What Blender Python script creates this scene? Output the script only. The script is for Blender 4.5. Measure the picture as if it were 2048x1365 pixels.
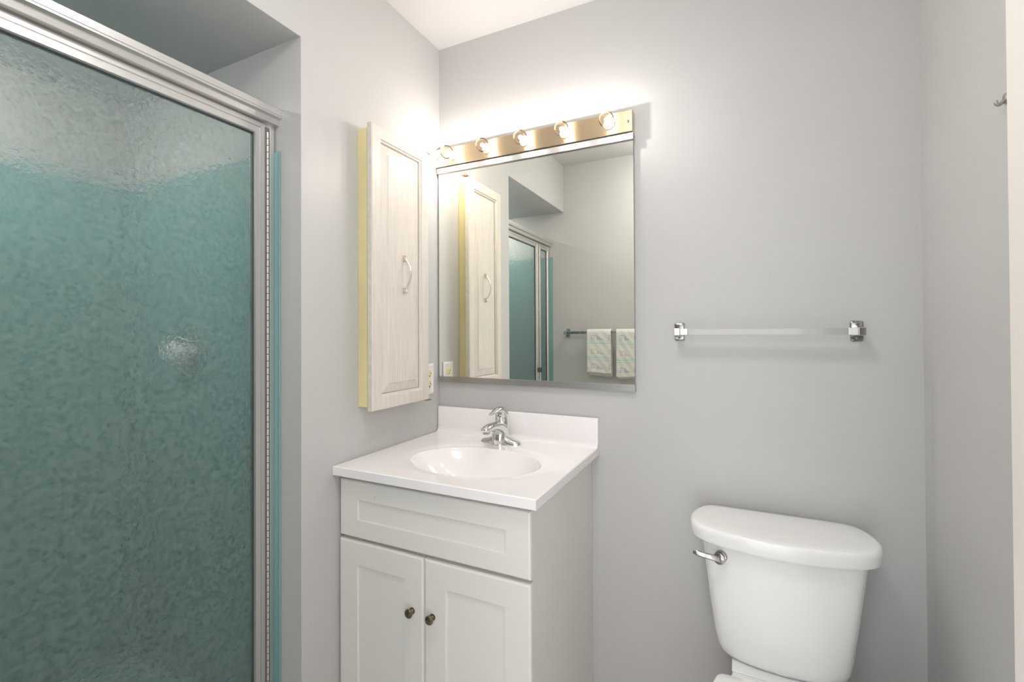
import bpy, bmesh, math, random
from mathutils import Vector, Matrix
random.seed(7)
for o in list(bpy.data.objects): bpy.data.objects.remove(o, do_unlink=True)
SC = bpy.context.scene
COL = SC.collection

# ---------------------------------------------------------------- camera
F_PX, YAW, PITCH, ROLL, SY = 934.9, 25.9119, 0.4897, -0.2896, -27.814
CAM = Vector((1.0554, -1.526, 1.2154))
yw, pt, rl = [math.radians(a) for a in (YAW, PITCH, ROLL)]
fw = Vector((-math.sin(yw)*math.cos(pt), math.cos(yw)*math.cos(pt), math.sin(pt)))
r0 = Vector((math.cos(yw), math.sin(yw), 0)); u0 = r0.cross(fw)
rt = r0*math.cos(rl) + u0*math.sin(rl); up = -r0*math.sin(rl) + u0*math.cos(rl)
cd = bpy.data.cameras.new('camera'); cam = bpy.data.objects.new('camera', cd); COL.objects.link(cam)
cd.sensor_width = 36; cd.lens = F_PX/2048*36; cd.shift_y = SY/2048; cd.clip_start = 0.02
M = Matrix((rt, up, -fw)).transposed().to_4x4(); M.translation = CAM
cam.matrix_world = M
SC.camera = cam

# ---------------------------------------------------------------- world, exposure
wd = bpy.data.worlds.new('world'); SC.world = wd; wd.use_nodes = True
bg = wd.node_tree.nodes['Background']
bg.inputs[0].default_value = (0.97, 0.985, 1.0, 1); bg.inputs[1].default_value = 1.8
SC.view_settings.view_transform = 'Standard'; SC.view_settings.look = 'None'
SC.view_settings.gamma = 1; SC.view_settings.use_curve_mapping = False
SC.view_settings.exposure = 0.52
BULB_STRENGTH = 740.0
CEILING_FILL_STRENGTH = 21.0
SHOWER_FILL_STRENGTH = 78.0
BULB_COLOR = (1.0, 0.95, 0.91)

# ---------------------------------------------------------------- materials
def mat(name, color, rough=0.5, metal=0.0, bump=None, var=None, **kw):
    m = bpy.data.materials.new(name); m.use_nodes = True
    nt = m.node_tree; b = nt.nodes['Principled BSDF']
    b.inputs['Base Color'].default_value = (*color, 1)
    b.inputs['Roughness'].default_value = rough; b.inputs['Metallic'].default_value = metal
    for k, v in kw.items():
        b.inputs[k.replace('_', ' ')].default_value = v
    tc = nt.nodes.new('ShaderNodeTexCoord')
    if bump:
        sc, st, stretch = bump
        mp = nt.nodes.new('ShaderNodeMapping'); mp.inputs['Scale'].default_value = stretch
        n = nt.nodes.new('ShaderNodeTexNoise'); n.inputs['Scale'].default_value = sc; n.inputs['Detail'].default_value = 3
        bp = nt.nodes.new('ShaderNodeBump'); bp.inputs['Strength'].default_value = st; bp.inputs['Distance'].default_value = 0.002
        nt.links.new(tc.outputs['Object'], mp.inputs[0]); nt.links.new(mp.outputs[0], n.inputs['Vector'])
        nt.links.new(n.outputs[0], bp.inputs['Height']); nt.links.new(bp.outputs[0], b.inputs['Normal'])
    if var:
        sc, amt, stretch = var
        mp = nt.nodes.new('ShaderNodeMapping'); mp.inputs['Scale'].default_value = stretch
        n = nt.nodes.new('ShaderNodeTexNoise'); n.inputs['Scale'].default_value = sc; n.inputs['Detail'].default_value = 5
        cr = nt.nodes.new('ShaderNodeValToRGB')
        cr.color_ramp.elements[0].position = 0.35; cr.color_ramp.elements[1].position = 0.65
        cr.color_ramp.elements[0].color = (*[c*(1-amt) for c in color], 1)
        cr.color_ramp.elements[1].color = (*color, 1)
        nt.links.new(tc.outputs['Object'], mp.inputs[0]); nt.links.new(mp.outputs[0], n.inputs['Vector'])
        nt.links.new(n.outputs[0], cr.inputs[0]); nt.links.new(cr.outputs[0], b.inputs['Base Color'])
    return m

WALL = mat('wall_paint', (0.56, 0.554, 0.545), 0.38, bump=(130, 0.10, (1, 1, 1)), var=(1.3, 0.02, (1, 1, 1)))
CEIL = mat('ceiling_paint', (0.70, 0.688, 0.69), 0.7, bump=(90, 0.1, (1, 1, 1)))
FLOORM = mat('floor_tile', (0.55, 0.50, 0.44), 0.35)
nt = FLOORM.node_tree; br = nt.nodes.new('ShaderNodeTexBrick'); tcn = nt.nodes.new('ShaderNodeTexCoord')
br.offset = 0; br.inputs['Scale'].default_value = 1; br.inputs['Brick Width'].default_value = 0.3; br.inputs['Row Height'].default_value = 0.3
br.inputs['Mortar Size'].default_value = 0.004
br.inputs['Color1'].default_value = (0.56, 0.52, 0.46, 1); br.inputs['Color2'].default_value = (0.52, 0.48, 0.43, 1); br.inputs['Mortar'].default_value = (0.3, 0.28, 0.26, 1)
nt.links.new(tcn.outputs['Object'], br.inputs['Vector']); nt.links.new(br.outputs[0], nt.nodes['Principled BSDF'].inputs['Base Color'])
TRIM = mat('trim_paint', (0.80, 0.78, 0.75), 0.3)
DOORP = mat('door_paint', (0.78, 0.735, 0.69), 0.3)
CAB = mat('cabinet_paint', (0.80, 0.775, 0.745), 0.33, var=(3.0, 0.03, (1, 1, 1)))
CABIN = mat('cabinet_panel_paint', (0.80, 0.775, 0.745), 0.38)
MARBLE = mat('cultured_marble', (0.93, 0.895, 0.895), 0.10, Coat_Weight=0.4, Coat_Roughness=0.05)
PORC = mat('porcelain', (0.91, 0.91, 0.90), 0.08, Coat_Weight=0.5, Coat_Roughness=0.03)
SEATM = mat('seat_plastic', (0.87, 0.86, 0.84), 0.18)
CHROME = mat('chrome', (0.72, 0.72, 0.71), 0.07, 1.0)
CHROMED = mat('worn_chrome', (0.48, 0.47, 0.455), 0.16, 1.0, var=(60, 0.35, (1, 1, 1)))
ALU = mat('aluminium', (0.76, 0.75, 0.74), 0.36, 1.0, bump=(60, 0.15, (1, 1, 14)))
TRIMMET = mat('satin_sleeve', (0.80, 0.80, 0.79), 0.42, 0.55)
ALUD = mat('hinge_aluminium', (0.72, 0.69, 0.66), 0.45, 0.8)
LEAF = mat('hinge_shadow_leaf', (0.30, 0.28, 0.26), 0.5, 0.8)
GASK = mat('dark_gasket', (0.09, 0.09, 0.085), 0.6)
NICKEL = mat('brushed_nickel', (0.70, 0.64, 0.57), 0.28, 1.0)
PEWTER = mat('antique_brass', (0.33, 0.28, 0.20), 0.38, 1.0, var=(150, 0.4, (1, 1, 1)))
BRASS = mat('brushed_brass', (0.80, 0.63, 0.42), 0.26, 1.0, bump=(160, 0.12, (0.05, 1, 8)), Anisotropic=0.85, Anisotropic_Rotation=0.25)
tg = BRASS.node_tree.nodes.new('ShaderNodeTangent'); tg.direction_type = 'RADIAL'; tg.axis = 'Z'
BRASS.node_tree.links.new(tg.outputs[0], BRASS.node_tree.nodes['Principled BSDF'].inputs['Tangent'])
YEL = mat('yellowed_paint', (0.80, 0.70, 0.38), 0.45, var=(4, 0.12, (1, 1, 1)))
OAK = mat('pickled_oak', (0.73, 0.68, 0.62), 0.42, bump=(45, 0.35, (9, 9, 0.6)), var=(20, 0.10, (7, 7, 0.45)))
OAKE = mat('pickled_oak_edge', (0.72, 0.67, 0.60), 0.55, var=(60, 0.12, (1, 1, 1)))
RUST = mat('old_brass_hinge', (0.40, 0.27, 0.16), 0.45, 0.8)
TEAL = mat('teal_surround', (0.17, 0.36, 0.36), 0.22, Coat_Weight=0.3)
PAN = mat('shower_pan', (0.24, 0.40, 0.40), 0.3)
PLATE = mat('outlet_plate', (0.86, 0.85, 0.84), 0.25)
RECEP = mat('ivory_receptacle', (0.80, 0.72, 0.42), 0.35)
DARK = mat('dark_slot', (0.03, 0.025, 0.02), 0.6)
SCREW = mat('screw', (0.30, 0.26, 0.2), 0.4, 0.9)
MIRG = mat('mirror_silver', (0.955, 0.96, 0.90), 0.0, 1.0)
MIREDGE = mat('mirror_edge', (0.28, 0.30, 0.26), 0.3, 0.6)
CHAN = mat('mirror_channel', (0.46, 0.45, 0.445), 0.38, 1.0, bump=(220, 0.2, (1, 1, 1)))
SOCK = mat('bulb_socket', (0.75, 0.55, 0.42), 0.35, 0.6)
HOOK = mat('grey_hook_metal', (0.45, 0.44, 0.41), 0.35, 0.9)

# thin clear glass of the bulbs: mostly see-through with a surface reflection
BG = bpy.data.materials.new('bulb_glass'); BG.use_nodes = True
nt = BG.node_tree; nt.nodes.clear()
o_ = nt.nodes.new('ShaderNodeOutputMaterial'); mx = nt.nodes.new('ShaderNodeMixShader')
lw = nt.nodes.new('ShaderNodeLayerWeight'); lw.inputs[0].default_value = 0.16
tr = nt.nodes.new('ShaderNodeBsdfTransparent'); tr.inputs[0].default_value = (1.0, 0.985, 0.96, 1)
gl = nt.nodes.new('ShaderNodeBsdfGlossy'); gl.inputs['Roughness'].default_value = 0.06; gl.inputs[0].default_value = (1, 0.93, 0.85, 1)
nt.links.new(lw.outputs['Fresnel'], mx.inputs[0]); nt.links.new(tr.outputs[0], mx.inputs[1]); nt.links.new(gl.outputs[0], mx.inputs[2]); nt.links.new(mx.outputs[0], o_.inputs[0])
FIL = bpy.data.materials.new('lit_filament'); FIL.use_nodes = True
nt = FIL.node_tree; nt.nodes.clear(); o_ = nt.nodes.new('ShaderNodeOutputMaterial'); em = nt.nodes.new('ShaderNodeEmission')
em.inputs[0].default_value = (*BULB_COLOR, 1); em.inputs[1].default_value = BULB_STRENGTH
nt.links.new(em.outputs[0], o_.inputs[0])

# hammered shower glass: the room face carries the relief, partly see-through, partly bending the view
SG = bpy.data.materials.new('hammered_glass'); SG.use_nodes = True
nt = SG.node_tree; nt.nodes.clear(); N = nt.nodes.new; Lk = nt.links.new
out = N('ShaderNodeOutputMaterial'); tc = N('ShaderNodeTexCoord')
n1 = N('ShaderNodeTexNoise'); n1.inputs['Scale'].default_value = 115; n1.inputs['Detail'].default_value = 3; n1.inputs['Distortion'].default_value = 0.8
n2 = N('ShaderNodeTexVoronoi'); n2.inputs['Scale'].default_value = 100; n2.feature = 'SMOOTH_F1'
ad = N('ShaderNodeMath'); ad.operation = 'ADD'
bp = N('ShaderNodeBump'); bp.inputs['Strength'].default_value = 1.0; bp.inputs['Distance'].default_value = 0.005
for n_ in (n1, n2): Lk(tc.outputs['Object'], n_.inputs['Vector'])
Lk(n1.outputs[0], ad.inputs[0]); Lk(n2.outputs['Distance'], ad.inputs[1]); Lk(ad.outputs[0], bp.inputs['Height'])
TINT = (0.92, 0.955, 0.925, 1)
tr = N('ShaderNodeBsdfTransparent'); tr.inputs[0].default_value = TINT
rf = N('ShaderNodeBsdfRefraction'); rf.inputs[0].default_value = TINT; rf.inputs['IOR'].default_value = 1.09; rf.inputs['Roughness'].default_value = 0.06
gl = N('ShaderNodeBsdfGlossy'); gl.inputs['Roughness'].default_value = 0.22
fr_ = N('ShaderNodeFresnel'); fr_.inputs['IOR'].default_value = 1.5
df = N('ShaderNodeBsdfDiffuse'); df.inputs[0].default_value = (0.55, 0.66, 0.65, 1)
tl_ = N('ShaderNodeBsdfTranslucent'); tl_.inputs[0].default_value = (0.7, 0.8, 0.78, 1)
for n_ in (rf, gl, fr_): Lk(bp.outputs[0], n_.inputs['Normal'])
mk = N('ShaderNodeTexNoise'); mk.inputs['Scale'].default_value = 140; mk.inputs['Detail'].default_value = 1
mr_ = N('ShaderNodeMapRange'); mr_.inputs['From Min'].default_value = 0.42; mr_.inputs['From Max'].default_value = 0.58; mr_.inputs['To Min'].default_value = 0.72; mr_.inputs['To Max'].default_value = 0.95
Lk(tc.outputs['Object'], mk.inputs['Vector']); Lk(mk.outputs[0], mr_.inputs['Value'])
a_ = N('ShaderNodeMixShader'); Lk(mr_.outputs[0], a_.inputs[0]); Lk(tr.outputs[0], a_.inputs[1]); Lk(rf.outputs[0], a_.inputs[2])
b_ = N('ShaderNodeMixShader'); Lk(fr_.outputs[0], b_.inputs[0]); Lk(a_.outputs[0], b_.inputs[1]); Lk(gl.outputs[0], b_.inputs[2])
c_ = N('ShaderNodeMixShader'); c_.inputs[0].default_value = 0.08; Lk(b_.outputs[0], c_.inputs[1]); Lk(tl_.outputs[0], c_.inputs[2])
# sparse dried water specks on top
v = N('ShaderNodeTexVoronoi'); v.inputs['Scale'].default_value = 60
c1 = N('ShaderNodeMath'); c1.operation = 'LESS_THAN'; c1.inputs[1].default_value = 0.07
sx = N('ShaderNodeSeparateColor'); c2 = N('ShaderNodeMath'); c2.operation = 'GREATER_THAN'; c2.inputs[1].default_value = 0.95
mu = N('ShaderNodeMath'); mu.operation = 'MULTIPLY'
m2 = N('ShaderNodeMath'); m2.operation = 'MULTIPLY_ADD'; m2.inputs[1].default_value = 0.6; m2.inputs[2].default_value = 0.11
Lk(tc.outputs['Object'], v.inputs['Vector']); Lk(v.outputs['Distance'], c1.inputs[0]); Lk(v.outputs['Color'], sx.inputs[0]); Lk(sx.outputs[0], c2.inputs[0])
Lk(c1.outputs[0], mu.inputs[0]); Lk(c2.outputs[0], mu.inputs[1]); Lk(mu.outputs[0], m2.inputs[0])
# the pebbled relief is milkier on its crests
vr = N('ShaderNodeMapRange'); vr.inputs['From Min'].default_value = 0.35; vr.inputs['From Max'].default_value = 1.15; vr.inputs['To Min'].default_value = 0.02; vr.inputs['To Max'].default_value = 0.18
Lk(ad.outputs[0], vr.inputs['Value']); Lk(vr.outputs[0], m2.inputs[2])
d_ = N('ShaderNodeMixShader'); Lk(m2.outputs[0], d_.inputs[0]); Lk(c_.outputs[0], d_.inputs[1]); Lk(df.outputs[0], d_.inputs[2]); Lk(d_.outputs[0], out.inputs[0])
# smooth back face and edges of the pane
SGB = bpy.data.materials.new('smooth_glass_back'); SGB.use_nodes = True
nt = SGB.node_tree; nt.nodes.clear(); N = nt.nodes.new; out = N('ShaderNodeOutputMaterial'); tr = N('ShaderNodeBsdfTransparent'); tr.inputs[0].default_value = (0.97, 0.99, 0.98, 1)
nt.links.new(tr.outputs[0], out.inputs[0])

# ---------------------------------------------------------------- helpers
ORG = {}
def thing(name, label, cat, loc, group=None):
    o = bpy.data.objects.new(name, None); COL.objects.link(o); o.location = loc
    o.empty_display_size = 0.05
    o['label'] = label; o['category'] = cat
    if group: o['group'] = group
    ORG[o] = Vector(loc); return o
def obj(name, bm, m, parent=None, smooth=False, bevel=0, label=None, seg=2, mats=None):
    """world-space bmesh -> one object"""
    org = ORG[parent] if parent else Vector((0, 0, 0))
    bmesh.ops.translate(bm, verts=bm.verts, vec=-org)
    bmesh.ops.recalc_face_normals(bm, faces=bm.faces)
    me = bpy.data.meshes.new(name); bm.to_mesh(me); bm.free()
    for x in (mats or [m]): me.materials.append(x)
    o = bpy.data.objects.new(name, me); COL.objects.link(o)
    if parent: o.parent = parent
    ORG[o] = org
    if smooth or bevel:
        for p in me.polygons: p.use_smooth = True
        a = math.radians(38)
        for e in me.edges: pass
        if hasattr(me, 'set_sharp_from_angle'): me.set_sharp_from_angle(angle=a)
    if bevel:
        md = o.modifiers.new('bevel', 'BEVEL'); md.width = bevel; md.segments = seg; md.limit_method = 'ANGLE'; md.angle_limit = math.radians(40)
        md.harden_normals = True
    if label: o['label'] = label
    return o
def struct(name, bm, m, **k):
    o = obj(name, bm, m, **k); o['kind'] = 'structure'; return o
def B(): return bmesh.new()
def box(bm, x0, x1, y0, y1, z0, z1, mi=0):
    vs = [bm.verts.new((x, y, z)) for x in (x0, x1) for y in (y0, y1) for z in (z0, z1)]
    for f in ((0, 1, 3, 2), (4, 6, 7, 5), (0, 4, 5, 1), (2, 3, 7, 6), (0, 2, 6, 4), (1, 5, 7, 3)):
        fc = bm.faces.new([vs[i] for i in f]); fc.material_index = mi
    return bm
def loft(bm, rings, closed=True, cap0=True, cap1=True):
    R = [[bm.verts.new(p) for p in r] for r in rings]; n = len(R[0])
    for a, b_ in zip(R, R[1:]):
        for i in range(n if closed else n-1):
            j = (i+1) % n
            bm.faces.new((a[i], a[j], b_[j], b_[i]))
    if cap0: bm.faces.new(R[0][::-1])
    if cap1: bm.faces.new(R[-1])
    return R
def lathe(bm, c, axis, prof, n=32):
    """prof: (distance along axis, radius); axis a unit vector"""
    ax = Vector(axis).normalized(); t = Vector((0, 0, 1)) if abs(ax.z) < .9 else Vector((1, 0, 0))
    e1 = ax.cross(t).normalized(); e2 = ax.cross(e1); c = Vector(c)
    rings = [[c+ax*d+(e1*math.cos(2*math.pi*k/n)+e2*math.sin(2*math.pi*k/n))*max(r, 1e-5) for k in range(n)] for d, r in prof]
    loft(bm, rings); return bm
def sweep(bm, pts, side, radii, n=20, power=2.0):
    """elliptical sections along pts; side = constant sideways vector; radii = (sideways, up)"""
    pts = [Vector(p) for p in pts]; S = Vector(side).normalized(); rings = []
    for i, p in enumerate(pts):
        t = (pts[min(i+1, len(pts)-1)]-pts[max(i-1, 0)]).normalized(); u = S.cross(t).normalized()
        a, b_ = radii[i] if isinstance(radii, list) else radii
        ring = []
        for k in range(n):
            c, s = math.cos(2*math.pi*k/n), math.sin(2*math.pi*k/n)
            c = math.copysign(abs(c)**(2/power), c); s = math.copysign(abs(s)**(2/power), s)
            ring.append(p+S*a*c+u*b_*s)
        rings.append(ring)
    loft(bm, rings); return bm
def catmull(P, n=6):
    P = [Vector(p) for p in P]; out = []
    for i in range(len(P)-1):
        a, b_, c, d = P[max(i-1, 0)], P[i], P[i+1], P[min(i+2, len(P)-1)]
        for k in range(n):
            t = k/n
            out.append(0.5*((2*b_)+(c-a)*t+(2*a-5*b_+4*c-d)*t*t+(3*b_-a-3*c+d)*t**3))
    out.append(P[-1]); return out
def prism(bm, poly, axis, a0, a1):
    """extrude 2-D poly along axis ('x': poly=(y,z); 'y': poly=(x,z); 'z': poly=(x,y))"""
    f = {'x': lambda p, a: (a, p[0], p[1]), 'y': lambda p, a: (p[0], a, p[1]), 'z': lambda p, a: (p[0], p[1], a)}[axis]
    loft(bm, [[f(p, a0) for p in poly], [f(p, a1) for p in poly]]); return bm

XR, ZC, YF = 1.4766, 2.325, -1.48       # right wall, ceiling, door-side wall
YA = -0.646                              # shower alcove corner
ZS = 2.012                               # dropped soffit over the shower
XS = -0.90                               # shower far wall
DX0, DX1 = 0.66, 1.395                   # doorway

# ---------------------------------------------------------------- shell
struct('floor', box(B(), XS-.1, XR+.1, -1.62, .1, -.1, 0), FLOORM)
struct('ceiling', box(B(), XS-.1, XR+.1, -1.62, .1, ZC, ZC+.1), CEIL)
struct('wall_back', box(B(), 0, XR+.1, 0, .1, 0, ZC), WALL)
struct('wall_right', box(B(), XR, XR+.1, -1.62, 0, 0, ZC), WALL)
bm = B(); prism(bm, [(0.1, 0), (0.1, ZC), (YF, ZC), (YF, ZS), (YA, ZS), (YA, 0)], 'x', XS, 0)
struct('wall_left', bm, WALL, bevel=.002)
struct('wall_shower', box(B(), XS-.1, XS, -1.62, .1, 0, ZC), WALL)
bm = B(); box(bm, XS, DX0, YF-.12, YF, 0, ZC); box(bm, DX0, DX1, YF-.12, YF, 2.06, ZC); box(bm, DX1, XR, YF-.12, YF, 0, ZC)
struct('wall_front', bm, WALL)
bm = B()
box(bm, DX0-.06, DX0, YF, YF+.012, 0, 2.12); box(bm, DX0, DX1, YF, YF+.012, 2.06, 2.12); box(bm, DX1, DX1+.06, YF, YF+.012, 0, 2.12)
struct('trim_1', bm, TRIM, bevel=.003)
bm = B(); box(bm, XR-.012, XR, YF+.013, -.012, 0, .085); struct('baseboard_right', bm, TRIM, bevel=.003)
bm = B(); box(bm, -.0, .60, YF, YF+.012, 0, .085); struct('baseboard_front', bm, TRIM, bevel=.003)

# the room door stands open against the right wall
bm = B(); box(bm, 1.345, 1.38, YF+.016, -.766, .01, 2.03)
dr = struct('door_1', bm, DOORP, bevel=.002)
# ---------------------------------------------------------------- mirror
MY = -.015
mr = thing('wall_mirror', 'large frameless wall mirror with metal channels above and below it', 'mirror', (.38, 0, 1.02))
bm = B(); box(bm, .0065, .7555, MY, -.008, 1.024, 1.838)
for f in bm.faces:
    f.material_index = 0 if f.calc_center_median().y < MY+.0005 else 1
obj('mirror_glass', bm, None, mr, mats=[MIRG, MIREDGE])
obj('backing_board', box(B(), .010, .752, -.008, 0, 1.026, 1.836), MIREDGE, mr)
prof = [(0, 1.0205), (-.019, 1.0205), (-.019, 1.0415), (-.0155, 1.0425), (-.0155, 1.0235), (0, 1.0235)]
obj('bottom_channel', prism(B(), prof, 'x', .005, .757), CHAN, mr)
prof = [(0, 1.8475), (-.0235, 1.8475), (-.0235, 1.8265), (-.0155, 1.8255), (-.0155, 1.8385), (0, 1.8385)]
obj('top_channel', prism(B(), prof, 'x', .005, .757), CHAN, mr)

# ---------------------------------------------------------------- vanity light
lb = thing('vanity_light', 'brass strip light with five clear globe bulbs above the mirror', 'light fixture', (.388, 0, 1.875))
bm = B(); z0, z1 = 1.849, 1.919
box(bm, .0015, .7565, -.03, 0, z0, z1)
obj('housing', bm, BRASS, lb, bevel=.0025)
for x in (.0145, .7420):
    obj('screw', lathe(B(), (x, -.0302, 1.882), (0, -1, 0), [(0, .0042), (.0016, .0042), (.003, .0022)], 16), SCREW, lb)
def bulb(x):
    c = (x, -.030, 1.884)
    s = obj('bulb_socket', lathe(B(), c, (0, -1, 0), [(0, .0185), (.006, .0175), (.0075, .0145), (.0078, .012)], 28), SOCK, lb, smooth=True)
    prof = [(.0065, .0105), (.010, .0118)]
    R, cc = .0240, .0400
    for k in range(0, 17):
        a = math.radians(152)*(1-k/16)
        prof.append((cc-R*math.cos(a)*1.0, R*math.sin(a)) if k else (cc+R*math.cos(math.radians(152)), R*math.sin(math.radians(152))))
    prof = [(.0065, .0105), (.012, .0106), (.0165, .0112)]+[(cc-R*math.cos(t), R*math.sin(t)) for t in [math.radians(28+152*k/18) for k in range(19)]]
    b_ = obj('bulb', lathe(B(), c, (0, -1, 0), prof, 32), BG, lb, smooth=True)
    obj('filament', lathe(B(), (x, -.0690, 1.884), (0, -1, 0), [(-.0060+.012*k/10, .0060*math.sin(math.pi*k/10)) for k in range(11)], 16), FIL, b_, smooth=True)
    obj('filament_stem', lathe(B(), c, (0, -1, 0), [(.007, .004), (.018, .0028), (.028, .001)], 12), SOCK, b_, smooth=True)
for i in range(5): bulb(.0815+i*.1504)

# ---------------------------------------------------------------- medicine cabinet on the left wall
mc = thing('wall_cabinet', 'narrow pickled oak wall cabinet with raised panel door and yellowed box', 'cabinet', (0, -.305, .975))
bm = B(); box(bm, 0, .036, -.4385, -.170, .985, 1.842)
obj('cabinet_box', bm, YEL, mc, bevel=.0015, label='thin yellowed cabinet box')
# door frame as profile rings (raised panel joinery)
dy0, dy1, dz0, dz1, dx0, dx1 = -.4415, -.1545, .974, 1.854, .041, .060
def rect(x, y0, y1, z0, z1): return [(x, y0, z0), (x, y1, z0), (x, y1, z1), (x, y0, z1)]
bm = B()
ins = .039
steps = [(dx0, 0), (dx1-.003, 0), (dx1, .003), (dx1, ins), (dx1-.004, ins+.002), (dx1-.005, ins+.006), (dx1-.010, ins+.008)]
loft(bm, [rect(x, dy0+i, dy1-i, dz0+i, dz1-i) for x, i in steps], cap1=False)
bm.faces.ensure_lookup_table()
# edges (first band and back) read as bare weathered oak
for f in bm.faces:
    c = f.calc_center_median()
    if c.x < dx1-.0035: f.material_index = 1
for f in bm.faces:
    c = f.calc_center_median()
    if dy0+.03 < c.y < dy1-.03 and dz0+.03 < c.z < dz1-.03 and c.x > dx0+.001: f.material_index = 0
cd_ = obj('cabinet_door', bm, None, mc, mats=[OAK, OAKE])
bm = B(); i0 = ins+.0075
loft(bm, [rect(dx1-.0115, dy0+i0, dy1-i0, dz0+i0, dz1-i0), rect(dx1-.0095, dy0+i0+.004, dy1-i0-.004, dz0+i0+.004, dz1-i0-.004), rect(dx1-.004, dy0+i0+.028, dy1-i0-.028, dz0+i0+.030, dz1-i0-.030), rect(dx1-.0015, dy0+i0+.030, dy1-i0-.030, dz0+i0+.032, dz1-i0-.032)])
obj('raised_panel', bm, OAK, cd_)
# bow handle
bm = B(); yy = -.290; hx = dx1-.0015
path = catmull([(hx+.004, yy, 1.4625), (hx+.009, yy, 1.452), (hx+.015, yy, 1.443), (hx+.0245, yy, 1.425), (hx+.0285, yy, 1.4045), (hx+.0245, yy, 1.384), (hx+.015, yy, 1.366), (hx+.009, yy, 1.357), (hx+.004, yy, 1.3465)], 5)
n_ = len(path); rr = []
for k in range(n_):
    t = abs(k/(n_-1)-.5)*2
    w = .0058-.0026*math.sin(math.pi*min(1, t*1.05))+(.0022 if t > .93 else 0)
    rr.append((max(w, .0030), .0026+.0008*(1-t)))
sweep(bm, path, (0, 1, 0), rr, 14)
for zc_ in (1.4565, 1.3525):
    s = 1 if zc_ > 1.4 else -1
    loft(bm, [[(hx+dx, yy+a*w, zc_+c*h+s*o2) for a, c in ((-1, -1), (1, -1), (1, 1), (-1, 1))] for dx, w, h, o2 in ((0, .0062, .0095, .0015), (.005, .0055, .0085, .001), (.010, .0042, .006, -.002))])
obj('handle', bm, NICKEL, cd_, smooth=True, label='brushed nickel bow handle')
for zc_ in (1.8575, .9705):
    bm = B(); s = 1 if zc_ > 1.4 else -1
    box(bm, .034, .058, -.160, -.136, zc_-.0012, zc_+.0012); 
    lathe(bm, (.049, -.142, zc_-.003), (0, 0, 1), [(0, .0035), (.006, .0035)], 12)
    obj('hinge', bm, RUST, mc)

# ---------------------------------------------------------------- outlet
ot = thing('wall_outlet', 'white duplex outlet plate with ivory sockets beside the wall cabinet', 'outlet', (0, -.082, 1.036))
ry, rz = -.082, 1.036
bm = B(); loft(bm, [rect(0, ry-.035, ry+.035, rz-.0585, rz+.0585), rect(.003, ry-.035, ry+.035, rz-.0585, rz+.0585), rect(.0065, ry-.028, ry+.028, rz-.0515, rz+.0515), rect(.0055, ry-.026, ry+.026, rz-.0495, rz+.0495)])
obj('cover_plate', bm, PLATE, ot, bevel=.0008)
for s in (1, -1):
    zc_ = rz+s*.0195
    r_ = obj('receptacle', lathe(B(), (.005, ry, zc_), (1, 0, 0), [(0, .0145), (.0025, .0145), (.0035, .0138)], 32), RECEP, ot)
    bm = B(); box(bm, .0083, .0088, ry-.0075, ry-.0055, zc_-.001, zc_+.007); box(bm, .0083, .0088, ry+.0055, ry+.0075, zc_-.001, zc_+.006)
    lathe(bm, (.0083, ry, zc_-.0075), (1, 0, 0), [(0, .0026), (.0006, .0026)], 12)
    obj('socket_slot', bm, DARK, r_)
obj('screw', lathe(B(), (.0055, ry, rz), (1, 0, 0), [(0, .003), (.001, .003), (.0015, .002)], 12), PLATE, ot)

# ---------------------------------------------------------------- vanity cabinet
vc = thing('vanity_cabinet', 'white painted bathroom vanity cabinet with two panel doors under the sink top', 'vanity cabinet', (.31, -.25, 0))
VT = .8025
for x in (.006, .5925): obj('side_panel', box(B(), x, x+.016, -.497, -.001, 0, VT), CAB, vc, bevel=.001)
obj('bottom_panel', box(B(), .022, .5925, -.49, -.001, .10, .116), CAB, vc)
obj('toe_board', box(B(), .022, .5925, -.432, -.418, 0, .10), CAB, vc)
bm = B()
for z_ in ((.10, .135), (.61, .64), (.775, VT)): box(bm, .022, .5925, -.497, -.478, *z_)
box(bm, .022, .045, -.497, -.478, .135, .61); box(bm, .5695, .5925, -.497, -.478, .135, .61)
box(bm, .022, .045, -.497, -.478, .64, .775); box(bm, .5695, .5925, -.497, -.478, .64, .775)
obj('face_frame', bm, CAB, vc)
def shaker(x0, x1, z0, z1, px0, px1, pz0, pz1, yb=-.499, yf=-.520):
    bm = B()
    def r(y, a0, a1, c0, c1): return [(a0, y, c0), (a1, y, c0), (a1, y, c1), (a0, y, c1)]
    e = .0025; q = .007
    loft(bm, [r(yb, x0, x1, z0, z1), r(yf+q, x0, x1, z0, z1), r(yf+.002, x0+e*.6, x1-e*.6, z0+e*.6, z1-e*.6), r(yf, x0+e*2, x1-e*2, z0+e*2, z1-e*2), r(yf, px0, px1, pz0, pz1), r(yf+.0055, px0+.0012, px1-.0012, pz0+.0012, pz1-.0012)])
    return bm
obj('drawer_front', shaker(.0075, .6115, .628, .7905, .0745, .5465, .6795, .7375), CAB, vc, label='false drawer front with a long recessed panel')
dL = obj('door', shaker(.0055, .3035, .115, .6185, .0735, .2395, .18, .5525), CAB, vc)
dR = obj('door', shaker(.3065, .6115, .115, .6185, .3720, .5425, .18, .5525), CAB, vc)
for x, d in ((.2680, dL), (.3335, dR)):
    bm = B(); lathe(bm, (x, -.520, .4735), (0, -1, 0), [(0, .0085), (.002, .0085), (.003, .0055), (.005, .0042), (.011, .0045), (.013, .0075), (.0145, .0115), (.017, .0120), (.0195, .0108), (.021, .0075), (.0216, .002)], 28)
    obj('knob', bm, PEWTER, d, smooth=True, label='round antique brass knob')
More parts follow.
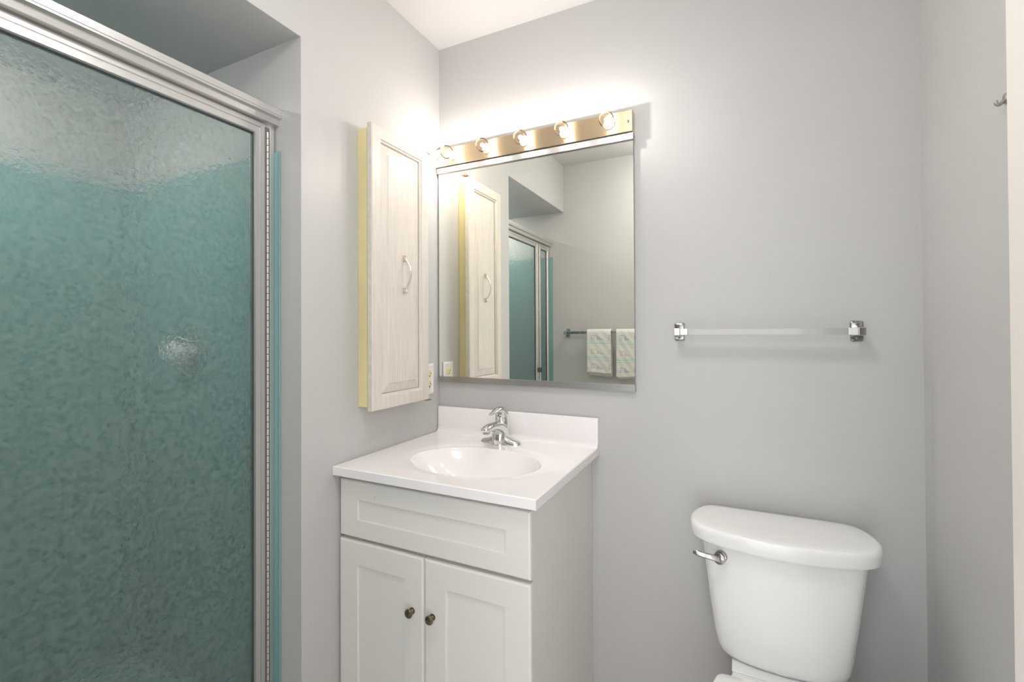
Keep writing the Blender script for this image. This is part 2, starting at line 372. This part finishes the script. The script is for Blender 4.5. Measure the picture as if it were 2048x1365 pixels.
# two tiny screw holes above the drawer panel
bm = B()
for z in (.7525, .7565): lathe(bm, (.1395, -.5199, z), (0, -1, 0), [(0, .0008), (.0003, .0008)], 8)
obj('screw_hole', bm, DARK, vc)

# ---------------------------------------------------------------- vanity top
W, D, ZT, ZB = .6350, .5404, .83, .8045
vt = thing('countertop', 'white cultured marble vanity top with oval basin on the vanity cabinet', 'sink', (.32, -.27, ZB))
cx, cy, ea, eb = .341, -.318, .207, .148
def top_z(x, y):
    rho = math.hypot((x-cx)/ea, (y-cy)/eb)
    z = ZT
    if rho < 1:
        z -= .108*(1-rho**2.3)**.93
    # shallow outer dish
    ro = math.hypot((x-cx)/(ea+.035), (y-(cy+.012))/(eb+.040))
    if ro < 1: q = min(1, (1-ro)*7); z -= .0018*q*q*(3-2*q)
    return z
bm = B(); NA = 176; rings = []
x0, x1, y0, y1 = .001, W, -D, -.0410
angs = [2*math.pi*k/NA for k in range(NA)]
corner = [math.atan2(yy-cy, xx-cx) % (2*math.pi) for xx in (x0, x1) for yy in (y0, y1)]
for c in corner:
    k = min(range(NA), key=lambda i: abs(angs[i]-c)); angs[k] = c
def bound(a):
    dx, dy = math.cos(a), math.sin(a); t = 9
    if dx > 1e-9: t = min(t, (x1-cx)/dx)
    if dx < -1e-9: t = min(t, (x0-cx)/dx)
    if dy > 1e-9: t = min(t, (y1-cy)/dy)
    if dy < -1e-9: t = min(t, (y0-cy)/dy)
    return t
S_in = [.03, .08, .15, .25, .35, .45, .55, .65, .74, .82, .88, .925, .955, .975, .99, .998]
S_out = [0.004, .01, .03, .06, .1, .15, .2, .26, .32, .4, .5, .62, .74, .85, .94, 1.0]
def P2(a, s, out):
    dx, dy = math.cos(a), math.sin(a); te = 1/math.hypot(dx/ea, dy/eb)
    t = te*s if not out else te+(bound(a)-te)*s
    return cx+dx*t, cy+dy*t
rings = []
for s in S_in: rings.append([(x, y, top_z(x, y)) for x, y in (P2(a, s, False) for a in angs)])
for s in S_out: rings.append([(x, y, top_z(x, y)) for x, y in (P2(a, s, True) for a in angs)])
last = rings[-1]
e = .0025
def inset(p, d, z): return (min(max(p[0], x0+d), x1-d), min(max(p[1], y0+d), y1), z)
rings[-1] = [inset(p, e, ZT) for p in last]
rings.append([(p[0], p[1], ZT-e) for p in last]); rings.append([(p[0], p[1], ZB) for p in last])
# underside of the slab and the basin shell, so that it is a closed solid
rings.append([(x, y, ZB) for x, y in (P2(a, .12, True) for a in angs)])
for s in (.98, .9, .75, .5, .25, .05): rings.append([(x, y, min(ZB, top_z(x, y)-.012)) for x, y in (P2(a, s, False) for a in angs)])
loft(bm, rings)
obj('basin_top', bm, MARBLE, vt, smooth=True)
bt = ZT+.0962; rc = .020
prof = [(0, ZB), (-.0185-rc-.003, ZB), (-.0185-rc-.003, ZT-.0005), (-.0185-rc, ZT+.0003)]
for k in range(1, 8):
    a = math.pi/2*k/8; prof.append((-.0185-rc+rc*math.sin(a), ZT+rc-rc*math.cos(a)))
prof += [(-.0185, ZT+rc), (-.0185, bt-.005), (-.0170, bt-.0015), (-.0135, bt), (-.003, bt), (0, bt-.002)]
bm = B(); prism(bm, prof, 'x', .003, W-.0002)
obj('backsplash', bm, MARBLE, vt, smooth=True)
bm = B(); zd = top_z(cx, cy)
lathe(bm, (cx, cy, zd+.0005), (0, 0, 1), [(0, .021), (.002, .021), (.003, .018), (.001, .015), (.001, .012), (.004, .011), (.005, .004)], 28)
obj('drain', bm, CHROME, vt, smooth=True, label='chrome drain ring and stopper')

# ---------------------------------------------------------------- faucet
FX = .3135
fc = thing('faucet', 'chrome single lever faucet at the back of the basin', 'faucet', (FX, -.095, ZT))
bm = B(); rings = []
for t in [-1, -.985, -.95, -.88, -.78, -.66, -.54, -.42, -.3, -.15, 0, .15, .3, .42, .54, .66, .78, .88, .95, .985, 1]:
    a = abs(t); h = .004+.012*math.sqrt(max(0, 1-a**4))+.034*math.exp(-(a/.36)**2); w = .0035+.021*math.sqrt(max(0, 1-a**3.2))
    ring = []
    for k in range(17):
        q = math.pi*k/16; ring.append((FX+t*.0765, -.090+w*math.cos(q), ZT+h*(abs(math.sin(q))**.75)))
    rings.append(ring)
loft(bm, rings)
obj('base', bm, CHROME, fc, smooth=True)
P_ = lambda L: catmull([(FX, y, z) for y, z in L], 4)
def widen(L, n): # interpolate radii along catmull samples
    out = []
    for i in range(len(L)-1):
        for k in range(n):
            t = k/n; out.append((L[i][0]*(1-t)+L[i+1][0]*t, L[i][1]*(1-t)+L[i+1][1]*t))
    out.append(L[-1]); return out
bm = B(); sweep(bm, P_([(-.083, .832), (-.087, .850), (-.098, .872), (-.122, .888), (-.152, .8955), (-.182, .8965), (-.203, .894), (-.209, .891)]), (1, 0, 0),
    widen([(.0290, .038), (.0285, .034), (.0270, .0265), (.0235, .0200), (.0200, .0150), (.0175, .0125), (.0150, .0100), (.007, .004)], 4), 24)
sp = obj('spout', bm, CHROME, fc, smooth=True)
bm = B(); sweep(bm, P_([(-.090, .831), (-.092, .848), (-.094, .866), (-.098, .882)]), (1, 0, 0), widen([(.0300, .0400), (.0280, .0360), (.0265, .0320), (.0230, .0240)], 4), 28, 2.4)
obj('body', bm, CHROME, fc, smooth=True)
obj('aerator', lathe(B(), (FX, -.194, .893), (0, 0, -1), [(0, .0115), (.009, .0115), (.012, .0105), (.0125, .008)], 24), CHROMED, sp, smooth=True)
bm = B(); sweep(bm, P_([(-.078, .884), (-.0785, .898), (-.081, .918), (-.090, .936), (-.106, .9445), (-.130, .9445), (-.156, .940), (-.170, .938)]), (1, 0, 0),
    widen([(.0265, .0255), (.0262, .0255), (.0248, .0245), (.0220, .0205), (.0170, .0125), (.0120, .0062), (.0085, .0036), (.004, .0018)], 4), 24)
lv = obj('lever', bm, CHROME, fc, smooth=True)
obj('index_cap', lathe(B(), (FX+.006, -.1145, .929), (.25, -1, .1), [(0, .0052), (.002, .0052), (.003, .0035)], 18), CHROMED, lv, smooth=True)

# ---------------------------------------------------------------- toilet
TX = 1.1445
tl = thing('toilet', 'white two piece toilet with D shaped tank lid against the back wall', 'toilet', (TX, -.30, 0))
def outline(half, sx, y_fn, z, n=4):
    H = catmull([(a, b_, 0) for a, b_ in half], n)
    R_ = [(TX+p.x*sx, y_fn(p.y), z) for p in H]
    L_ = [(TX-p.x*sx, y_fn(p.y), z) for p in H[1:-1]]
    return R_+L_[::-1]
LID = [(0, -.018), (.09, -.018), (.150, -.019), (.180, -.028), (.200, -.055), (.212, -.095), (.2145, -.130), (.207, -.163), (.188, -.190), (.155, -.212), (.105, -.228), (.052, -.237), (0, -.240)]
LID = [(a*1.008, b_) for a, b_ in LID]
TANK = [(0, -.030), (.09, -.030), (.165, -.032), (.182, -.042), (.190, -.075), (.192, -.120), (.188, -.158), (.172, -.184), (.140, -.199), (.095, -.209), (.048, -.214), (0, -.216)]
mid = -.125
bm = B(); rings = []
for z, s in ((.6625, .955), (.6612, .975), (.6625, .985), (.668, .992), (.684, .999), (.691, .998), (.696, .988), (.699, .972), (.7005, .945), (.7015, .8), (.702, .4), (.702, .05)):
    rings.append(outline(LID, s, lambda y, s=s: mid+(y-mid)*s, z))
loft(bm, rings); obj('tank_lid', bm, PORC, tl, smooth=True)
hw = [(.3590, .58, .78), (.3600, .66, .85), (.3640, .725, .90), (.3725, .765, .925), (.388, .795, .938), (.418, .822, .942), (.45, .842, .946), (.50, .878, .958), (.55, .908, .968), (.60, .938, .978), (.64, .965, .99), (.662, .98, 1.0)]
bm = B(); rings = [outline(TANK, s, lambda y, k=k: -.030+(y+.030)*k if y < -.030 else y, z) for z, s, k in hw]
loft(bm, rings); tk = obj('tank', bm, PORC, tl, smooth=True)
# flush lever
fl = obj('flush_lever', lathe(B(), (1.0085, -.2005, .6305), (-.25, -1, 0), [(-.004, .0150), (.004, .0150), (.0075, .0142), (.0085, .011), (.014, .011), (.016, .0145), (.018, .0145), (.0195, .012)], 32), CHROMED, tl, smooth=True, label='worn chrome flush handle')
bm = B()
sweep(bm, catmull([(1.006, -.2205, .6310), (.990, -.2240, .6340), (.970, -.2262, .6365), (.952, -.2258, .6395), (.9435, -.2250, .6405)], 4), (0, .25, 1),
    widen([(.0085, .0045), (.0076, .004), (.0070, .0038), (.0070, .0038), (.0045, .0025)], 4), 16, 3)
obj('lever_arm', bm, CHROMED, fl, smooth=True)
# bowl
EGG = [(0, -.275), (.07, -.275), (.125, -.276), (.142, -.283), (.150, -.305), (.166, -.37), (.182, -.45), (.184, -.52), (.170, -.60), (.128, -.67), (.066, -.705), (0, -.712)]
BOWL = [(0, -.070), (.06, -.070), (.098, -.072), (.108, -.085), (.110, -.16), (.116, -.24), (.140, -.32), (.166, -.39), (.178, -.46), (.179, -.53), (.162, -.61), (.120, -.67), (.062, -.70), (0, -.706)]
def egg(P, z, s, m=-.48, t=1.0):
    if z > .3: z -= .0115
    return outline(P, s, lambda y: m+(y-m)*s*t, z)
bm = B()
loft(bm, [egg(BOWL, 0, .66, -.30), egg(BOWL, .03, .67, -.30), egg(BOWL, .14, .60, -.30), egg(BOWL, .23, .72, -.33), egg(BOWL, .30, .90, -.38), egg(BOWL, .34, .985), egg(BOWL, .355, 1.0), egg(BOWL, .3625, .99), egg(BOWL, .364, .96),
          [(TX+(p[0]-TX)*.72, -.50+(p[1]+.48)*.5, .3525) for p in egg(BOWL, 0, 1)], [(TX+(p[0]-TX)*.62, -.50+(p[1]+.48)*.42, .31) for p in egg(BOWL, 0, 1)], [(TX+(p[0]-TX)*.3, -.48+(p[1]+.48)*.2, .22) for p in egg(BOWL, 0, 1)]])
obj('bowl', bm, PORC, tl, smooth=True)
bm = B(); box(bm, TX-.113, TX+.113, -.222, -.06, .3540, .3595)
loft(bm, [[(TX-.111, -.2, .27), (TX+.111, -.2, .27), (TX+.111, -.08, .27), (TX-.111, -.08, .27)], [(TX-.112, -.225, .3550), (TX+.112, -.225, .3550), (TX+.112, -.06, .3550), (TX-.112, -.06, .3550)]])
obj('tank_deck', bm, PORC, tl, bevel=.004)
bm = B(); sh = [egg(EGG, .366, .99), egg(EGG, .372, 1.0), egg(EGG, .379, .99), egg(EGG, .379, .62), egg(EGG, .366, .62), egg(EGG, .366, .99)]
loft(bm, sh, cap0=False, cap1=False); bmesh.ops.remove_doubles(bm, verts=bm.verts, dist=1e-5)
obj('seat', bm, SEATM, tl, smooth=True)
bm = B(); loft(bm, [egg(EGG, .381, .99), egg(EGG, .384, 1.0), egg(EGG, .391, .998), egg(EGG, .3955, .975), egg(EGG, .398, .85), egg(EGG, .400, .3)])
obj('seat_cover', bm, SEATM, tl, smooth=True)
for s in (-1, 1): obj('seat_hinge', box(B(), TX+s*.075-.018, TX+s*.075+.018, -.290, -.262, .352, .372), SEATM, tl, bevel=.004)

# ---------------------------------------------------------------- towel bars
def towel_bar(label, xa, xb, z, wall_y, sgn, mbar):
    """sgn -1: sticks out towards -y from wall_y"""
    g = thing('towel_bar', label, 'towel bar', ((xa+xb)/2, wall_y, z))
    yb = wall_y+sgn*.060
    for x in (xa, xb):
        bm = B(); w, h = .0145, .0275
        def rr_(y, k): 
            pts = []
            for q in range(4):
                for t in range(5):
                    a = math.pi/2*(q+t/4); r = .005
                    sx_, sz_ = ((1, 1), (-1, 1), (-1, -1), (1, -1))[q]
                    pts.append((x+sx_*(w*k-r)+r*math.cos(a), y, z+sz_*(h*k-r)+r*math.sin(a)))
            return pts
        loft(bm, [rr_(wall_y, 1), rr_(wall_y+sgn*.003, 1), rr_(wall_y+sgn*.006, .86)])
        p = obj('mounting_plate', bm, CHROMED, g, smooth=True)
        for s in (-1, 1):
            obj('screw', lathe(B(), (x, wall_y+sgn*.0055, z+s*.0185), (0, sgn, 0), [(0, .0038), (.0012, .0036), (.0018, .0015), (.001, .001)], 14), SCREW, p, smooth=True)
        bm = B(); box(bm, x-.0085, x+.0085, min(wall_y+sgn*.004, yb+sgn*.010), max(wall_y+sgn*.004, yb+sgn*.010), z-.0105, z+.0105)
        obj('bracket', bm, CHROME, g, bevel=.002)
    bm = B(); box(bm, xa+.0085, xb-.0085, yb-.0085, yb+.0085, z-.0085, z+.0085)
    rl_ = obj('rail', bm, mbar, g, bevel=.0012)
    if mbar is BARM:
        for a_, b_ in ((xa+.0085, xa+.030), (xb-.030, xb-.0085)):
            obj('rail_sleeve', box(B(), a_, b_, yb-.0092, yb+.0092, z-.0092, z+.0092), TRIMMET, rl_, bevel=.0012)
    return g
BARM = mat('clear_acrylic', (0.90, 0.90, 0.89), 0.06, 0.0, Transmission_Weight=1.0, IOR=1.49)
towel_bar('empty square towel bar with chrome brackets on the back wall above the toilet', .8895, 1.3375, 1.2105, 0, -1, BARM)
towel_bar('chrome towel bar holding two towels, seen in the mirror', .028, .515, 1.203, YF, 1, CHROMED)

# ---------------------------------------------------------------- towels
TW = mat('towel_cotton', (0.80, 0.785, 0.745), 0.95, bump=(400, .6, (1, 1, 1)))
TB = mat('towel_blue', (0.50, 0.58, 0.64), 0.95, bump=(400, .6, (1, 1, 1)))
TT = mat('towel_aqua', (0.50, 0.70, 0.67), 0.95, bump=(400, .6, (1, 1, 1)))
TL = mat('towel_pale_aqua', (0.62, 0.76, 0.72), 0.95, bump=(400, .6, (1, 1, 1)))
TG = mat('towel_tan', (0.68, 0.63, 0.56), 0.95, bump=(400, .6, (1, 1, 1)))
MOTIF = ["#######.........", "#.....###.......", "#.##..#####.....", "#..#..#######...", "####..#########."]
def towel(label, x0, x1, zf, zb, ph):
    g = thing('hand_towel', label, 'towel', ((x0+x1)/2, YF+.06, 1.2), 'patterned hand towels on the mirrored towel bar')
    yb = YF+.06
    def sheet(zf_, zb_, off, xa, xb, name, pattern):
        bm = B(); nx = 40
        # profile over the bar: back hem, up, over, down to the front hem
        prof = []
        nb = 10
        for k in range(nb+1): prof.append((yb-.0125-off, zb_+(1.203-zb_)*k/nb))
        for k in range(1, 8):
            a = math.pi-math.pi*k/8; prof.append((yb+(.0125+off)*math.cos(a), 1.203+(.0125+off)*math.sin(a)))
        nf = 84
        for k in range(nf+1): prof.append((yb+.0125+off, 1.203-(1.203-zf_)*k/nf))
        rings = []
        for i, (y, z) in enumerate(prof):
            hang = max(0, (1.203-z))/.26
            rings.append([(xa+(xb-xa)*k/nx, y+hang*.0025*math.sin(k/nx*7+ph)+.0008*math.sin(z*90+k*.4), z+.003*hang*math.sin(k/nx*5+ph*2)) for k in range(nx+1)])
        V = [[bm.verts.new(p) for p in r] for r in rings]
        f0 = nb+8
        for i in range(len(V)-1):
            for k in range(nx):
                f = bm.faces.new((V[i][k], V[i][k+1], V[i+1][k+1], V[i+1][k])); f.smooth = True
                if not pattern or i < f0: continue
                r = i-f0
                R_ = r-4; c = k-8
                for base, col in ((5, 1), (35, 4), (66, 1)):
                    rr2 = r-base
                    if 0 <= rr2 < 10:
                        row = MOTIF[rr2//2]
                        for cs in (7, 36, -20):
                            q = (k-cs)*1.0/1.35
                            if 0 <= q < 16 and row[int(q)] == '#': f.material_index = col
                if r in (21, 22, 51, 52): f.material_index = 2
                elif r in (17, 18, 26, 48, 55, 56, 57): f.material_index = 3
        o_ = obj(name, bm, None, g, mats=[TW, TB, TT, TL, TG])
        md = o_.modifiers.new('thick', 'SOLIDIFY'); md.thickness = .004; md.offset = 0
        return o_
    sheet(zf+.012, zb+.004, .0025, x0+.006, x1-.004, 'inner_fold', False)
    sheet(zf, zb, .0085, x0, x1, 'outer_fold', True)
towel('folded towel with blue and aqua motifs, the left of two in the mirror', .180, .335, .949, .925, .3)
towel('folded towel with blue and aqua motifs, cut off by the mirror edge', .368, .490, .930, .915, 1.7)

# ---------------------------------------------------------------- shower
ss = thing('shower_surround', 'glossy teal shower wall surround behind the hammered glass', 'shower surround', (-.5, -1.06, 0))
ZP = 1.7155; YI0, YI1 = YA-.005, YF+.005
bm = B(); box(bm, XS, -.0800, YI0, YA, .12, ZP); obj('end_panel', bm, TEAL, ss, bevel=.003)
bm = B(); box(bm, XS, -.0800, YF, YI1, .12, ZP); obj('end_panel', bm, TEAL, ss, bevel=.003)
bm = B(); box(bm, XS, XS+.009, YI1, YI0, .12, ZP); obj('back_panel', bm, TEAL, ss, bevel=.003)
bm = B(); box(bm, XS+.001, -.06, YF+.001, YA-.001, 0, .12); box(bm, -.145, -.06, YF+.001, YA-.001, .12, .1249); obj('shower_pan', bm, PAN, ss, bevel=.006)

se = thing('shower_enclosure', 'aluminium framed shower door of hammered glass in the left alcove', 'shower door', (-.1, -1.06, .125))
hp = [(-.075, 1.8275), (-.0780, 1.8305), (-.130, 1.8305), (-.130, 1.7850), (-.114, 1.7850), (-.114, 1.7720), (-.106, 1.7720), (-.106, 1.7850), (-.0860, 1.7860), (-.0850, 1.7880), (-.0850, 1.7990), (-.0835, 1.8015), (-.0790, 1.8030), (-.0750, 1.8050)]
obj('header_rail', prism(B(), hp, 'y', YF, YA), ALU, se, bevel=.0006)
# groove lip running along the header
obj('header_lip', box(B(), -.0755, -.0735, YF, YA, 1.8105, 1.8145), ALU, se)
def jamb(y0, y1):
    return obj('jamb', box(B(), -.128, -.1000, y0, y1, .125, 1.786), ALU, se, bevel=.001)
jamb(-.6640, YI0); jamb(YI1, YI1+.022)
obj('sill_rail', box(B(), -.128, -.098, YI1+.022, -.6640, .125, .150), ALU, se, bevel=.001)
# piano hinge along the vanity side jamb
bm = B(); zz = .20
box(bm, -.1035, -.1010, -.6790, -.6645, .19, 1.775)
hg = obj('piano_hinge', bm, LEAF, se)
bm = B(); k = 0
while zz < 1.76:
    lathe(bm, (-.0995, -.6715, zz), (0, 0, 1), [(0, .0030), (.0164, .0030)], 10); zz += .0184
obj('hinge_knuckle', bm, ALUD, hg)
obj('hinge_pin', lathe(B(), (-.0995, -.6715, .2), (0, 0, 1), [(0, .0028), (1.56, .0028)], 8), GASK, hg)
def glazed(name, y0, y1, z0, z1, wl, wr, wt, wb, pane_label):
    """frame with stepped profile; y0 is the side nearer the doorway"""
    bm = B(); xf = -.1000
    def r(x, a): return [(x, y0+wl*a, z0+wb*a), (x, y1-wr*a, z0+wb*a), (x, y1-wr*a, z1-wt*a), (x, y0+wl*a, z1-wt*a)]
    L = [(-.122, 1.0), (-.122, 0), (xf, 0), (xf, .36), (xf-.003, .40), (xf-.003, .50), (xf, .54), (xf, .93), (xf-.004, 1.0), (-.122, 1.0)]
    rings = [[Vector(p) for p in r(x, a)] for x, a in L]
    loft(bm, rings, cap0=False, cap1=False)
    bmesh.ops.remove_doubles(bm, verts=bm.verts, dist=1e-5)
    fr = obj(name, bm, ALU, se)
    bm = B(); g0 = .001
    def q(x, d): return [(x, y0+wl+d, z0+wb+d), (x, y1-wr-d, z0+wb+d), (x, y1-wr-d, z1-wt-d), (x, y0+wl+d, z1-wt-d)]
    loft(bm, [q(-.119, 0), q(-.1055, 0), q(-.1055, .0014), q(-.119, .0014), q(-.119, 0)], cap0=False, cap1=False)
    obj('gasket', bm, GASK, fr)
    bm = box(B(), -.1150, -.1100, y0+wl+.001, y1-wr-.001, z0+wb+.001, z1-wt-.001)
    for f in bm.faces: f.material_index = 0 if f.calc_center_median().x > -.1101 else 1
    obj('glass_pane', bm, None, fr, label=pane_label, mats=[SG, SGB])
    return fr
YM = -1.277
dfm = glazed('shower_door', YM+.002, -.6800, .160, 1.7815, .036, .0280, .0320, .034, 'pale green hammered glass')
glazed('fixed_panel', YI1+.022, YM-.002, .150, 1.7795, .022, .040, .030, .030, 'narrow pane of hammered glass')
bm = B(); box(bm, -.100, -.080, YM+.006, YM+.020, .952, .982); box(bm, -.086, -.080, YM+.004, YM+.042, .952, .982)
obj('door_pull', bm, GASK, dfm, bevel=.002, label='small dark pull')

# shower valve on the end wall behind the glass
sv = thing('shower_valve', 'round shower valve knob on teal wall, blurred behind the glass', 'shower valve', (-.52, YI0, 1.16))
obj('escutcheon', lathe(B(), (-.52, YI0, 1.16), (0, -1, 0), [(0, .075), (.004, .074), (.010, .055), (.014, .025)], 36), CHROME, sv, smooth=True)
obj('knob', lathe(B(), (-.52, YI0, 1.16), (0, -1, 0), [(.012, .018), (.030, .018), (.034, .030), (.055, .030), (.060, .026), (.061, .005)], 24), PLATE, sv, smooth=True)

# small hook on the right wall beside the door edge
hk = thing('wall_hook', 'small grey hook on the right wall beside the open door', 'hook', (XR, -.425, 1.615))
obj('hook_plate', lathe(B(), (XR, -.425, 1.615), (-1, 0, 0), [(0, .0095), (.003, .0095), (.004, .008)], 20), HOOK, hk, smooth=True)
bm = B(); sweep(bm, catmull([(XR-.003, -.425, 1.613), (XR-.010, -.425, 1.606), (XR-.014, -.425, 1.608), (XR-.015, -.425, 1.613)], 4), (0, 1, 0), (.003, .003), 10)
obj('hook_arm', bm, HOOK, hk, smooth=True)

# unseen fill lamp, added on the ceiling above the frame to brighten the room
cl = thing('ceiling_fill_light', 'round frosted ceiling lamp added out of view as fill light for the bathroom', 'added fill light', (.76, -1.08, ZC))
obj('fill_lamp_base', lathe(B(), (.76, -1.08, ZC), (0, 0, -1), [(0, .165), (.022, .165), (.028, .158), (.028, .15)], 40), TRIM, cl, smooth=True)
FILL_LAMP = bpy.data.materials.new('fill_lamp_glass'); FILL_LAMP.use_nodes = True
pb = FILL_LAMP.node_tree.nodes['Principled BSDF']; pb.inputs['Base Color'].default_value = (.85, .84, .82, 1); pb.inputs['Roughness'].default_value = .4
pb.inputs['Emission Color'].default_value = (1.0, .985, .965, 1); pb.inputs['Emission Strength'].default_value = CEILING_FILL_STRENGTH
obj('fill_lamp_shade', lathe(B(), (.76, -1.08, ZC-.027), (0, 0, -1), [(0, .150), (.02, .146), (.045, .125), (.065, .085), (.075, .03), (.076, .002)], 40), FILL_LAMP, cl, smooth=True)

# round lamp added out of view in the soffit to lift the dark shower
sl = thing('shower_fill_light', 'small round soffit lamp added out of view to brighten the shower', 'added fill light', (-.58, -1.24, ZS))
obj('fill_lamp_ring', lathe(B(), (-.58, -1.24, ZS), (0, 0, -1), [(0, .075), (.004, .075), (.007, .070), (.006, .058)], 36), TRIM, sl, smooth=True)
SHL = FILL_LAMP.copy(); SHL.name = 'shower_fill_lamp_glass'
SHL.node_tree.nodes['Principled BSDF'].inputs['Emission Strength'].default_value = SHOWER_FILL_STRENGTH
obj('fill_lamp_lens', lathe(B(), (-.58, -1.24, ZS), (0, 0, -1), [(.002, .057), (.012, .054), (.022, .035), (.026, .005)], 36), SHL, sl, smooth=True)
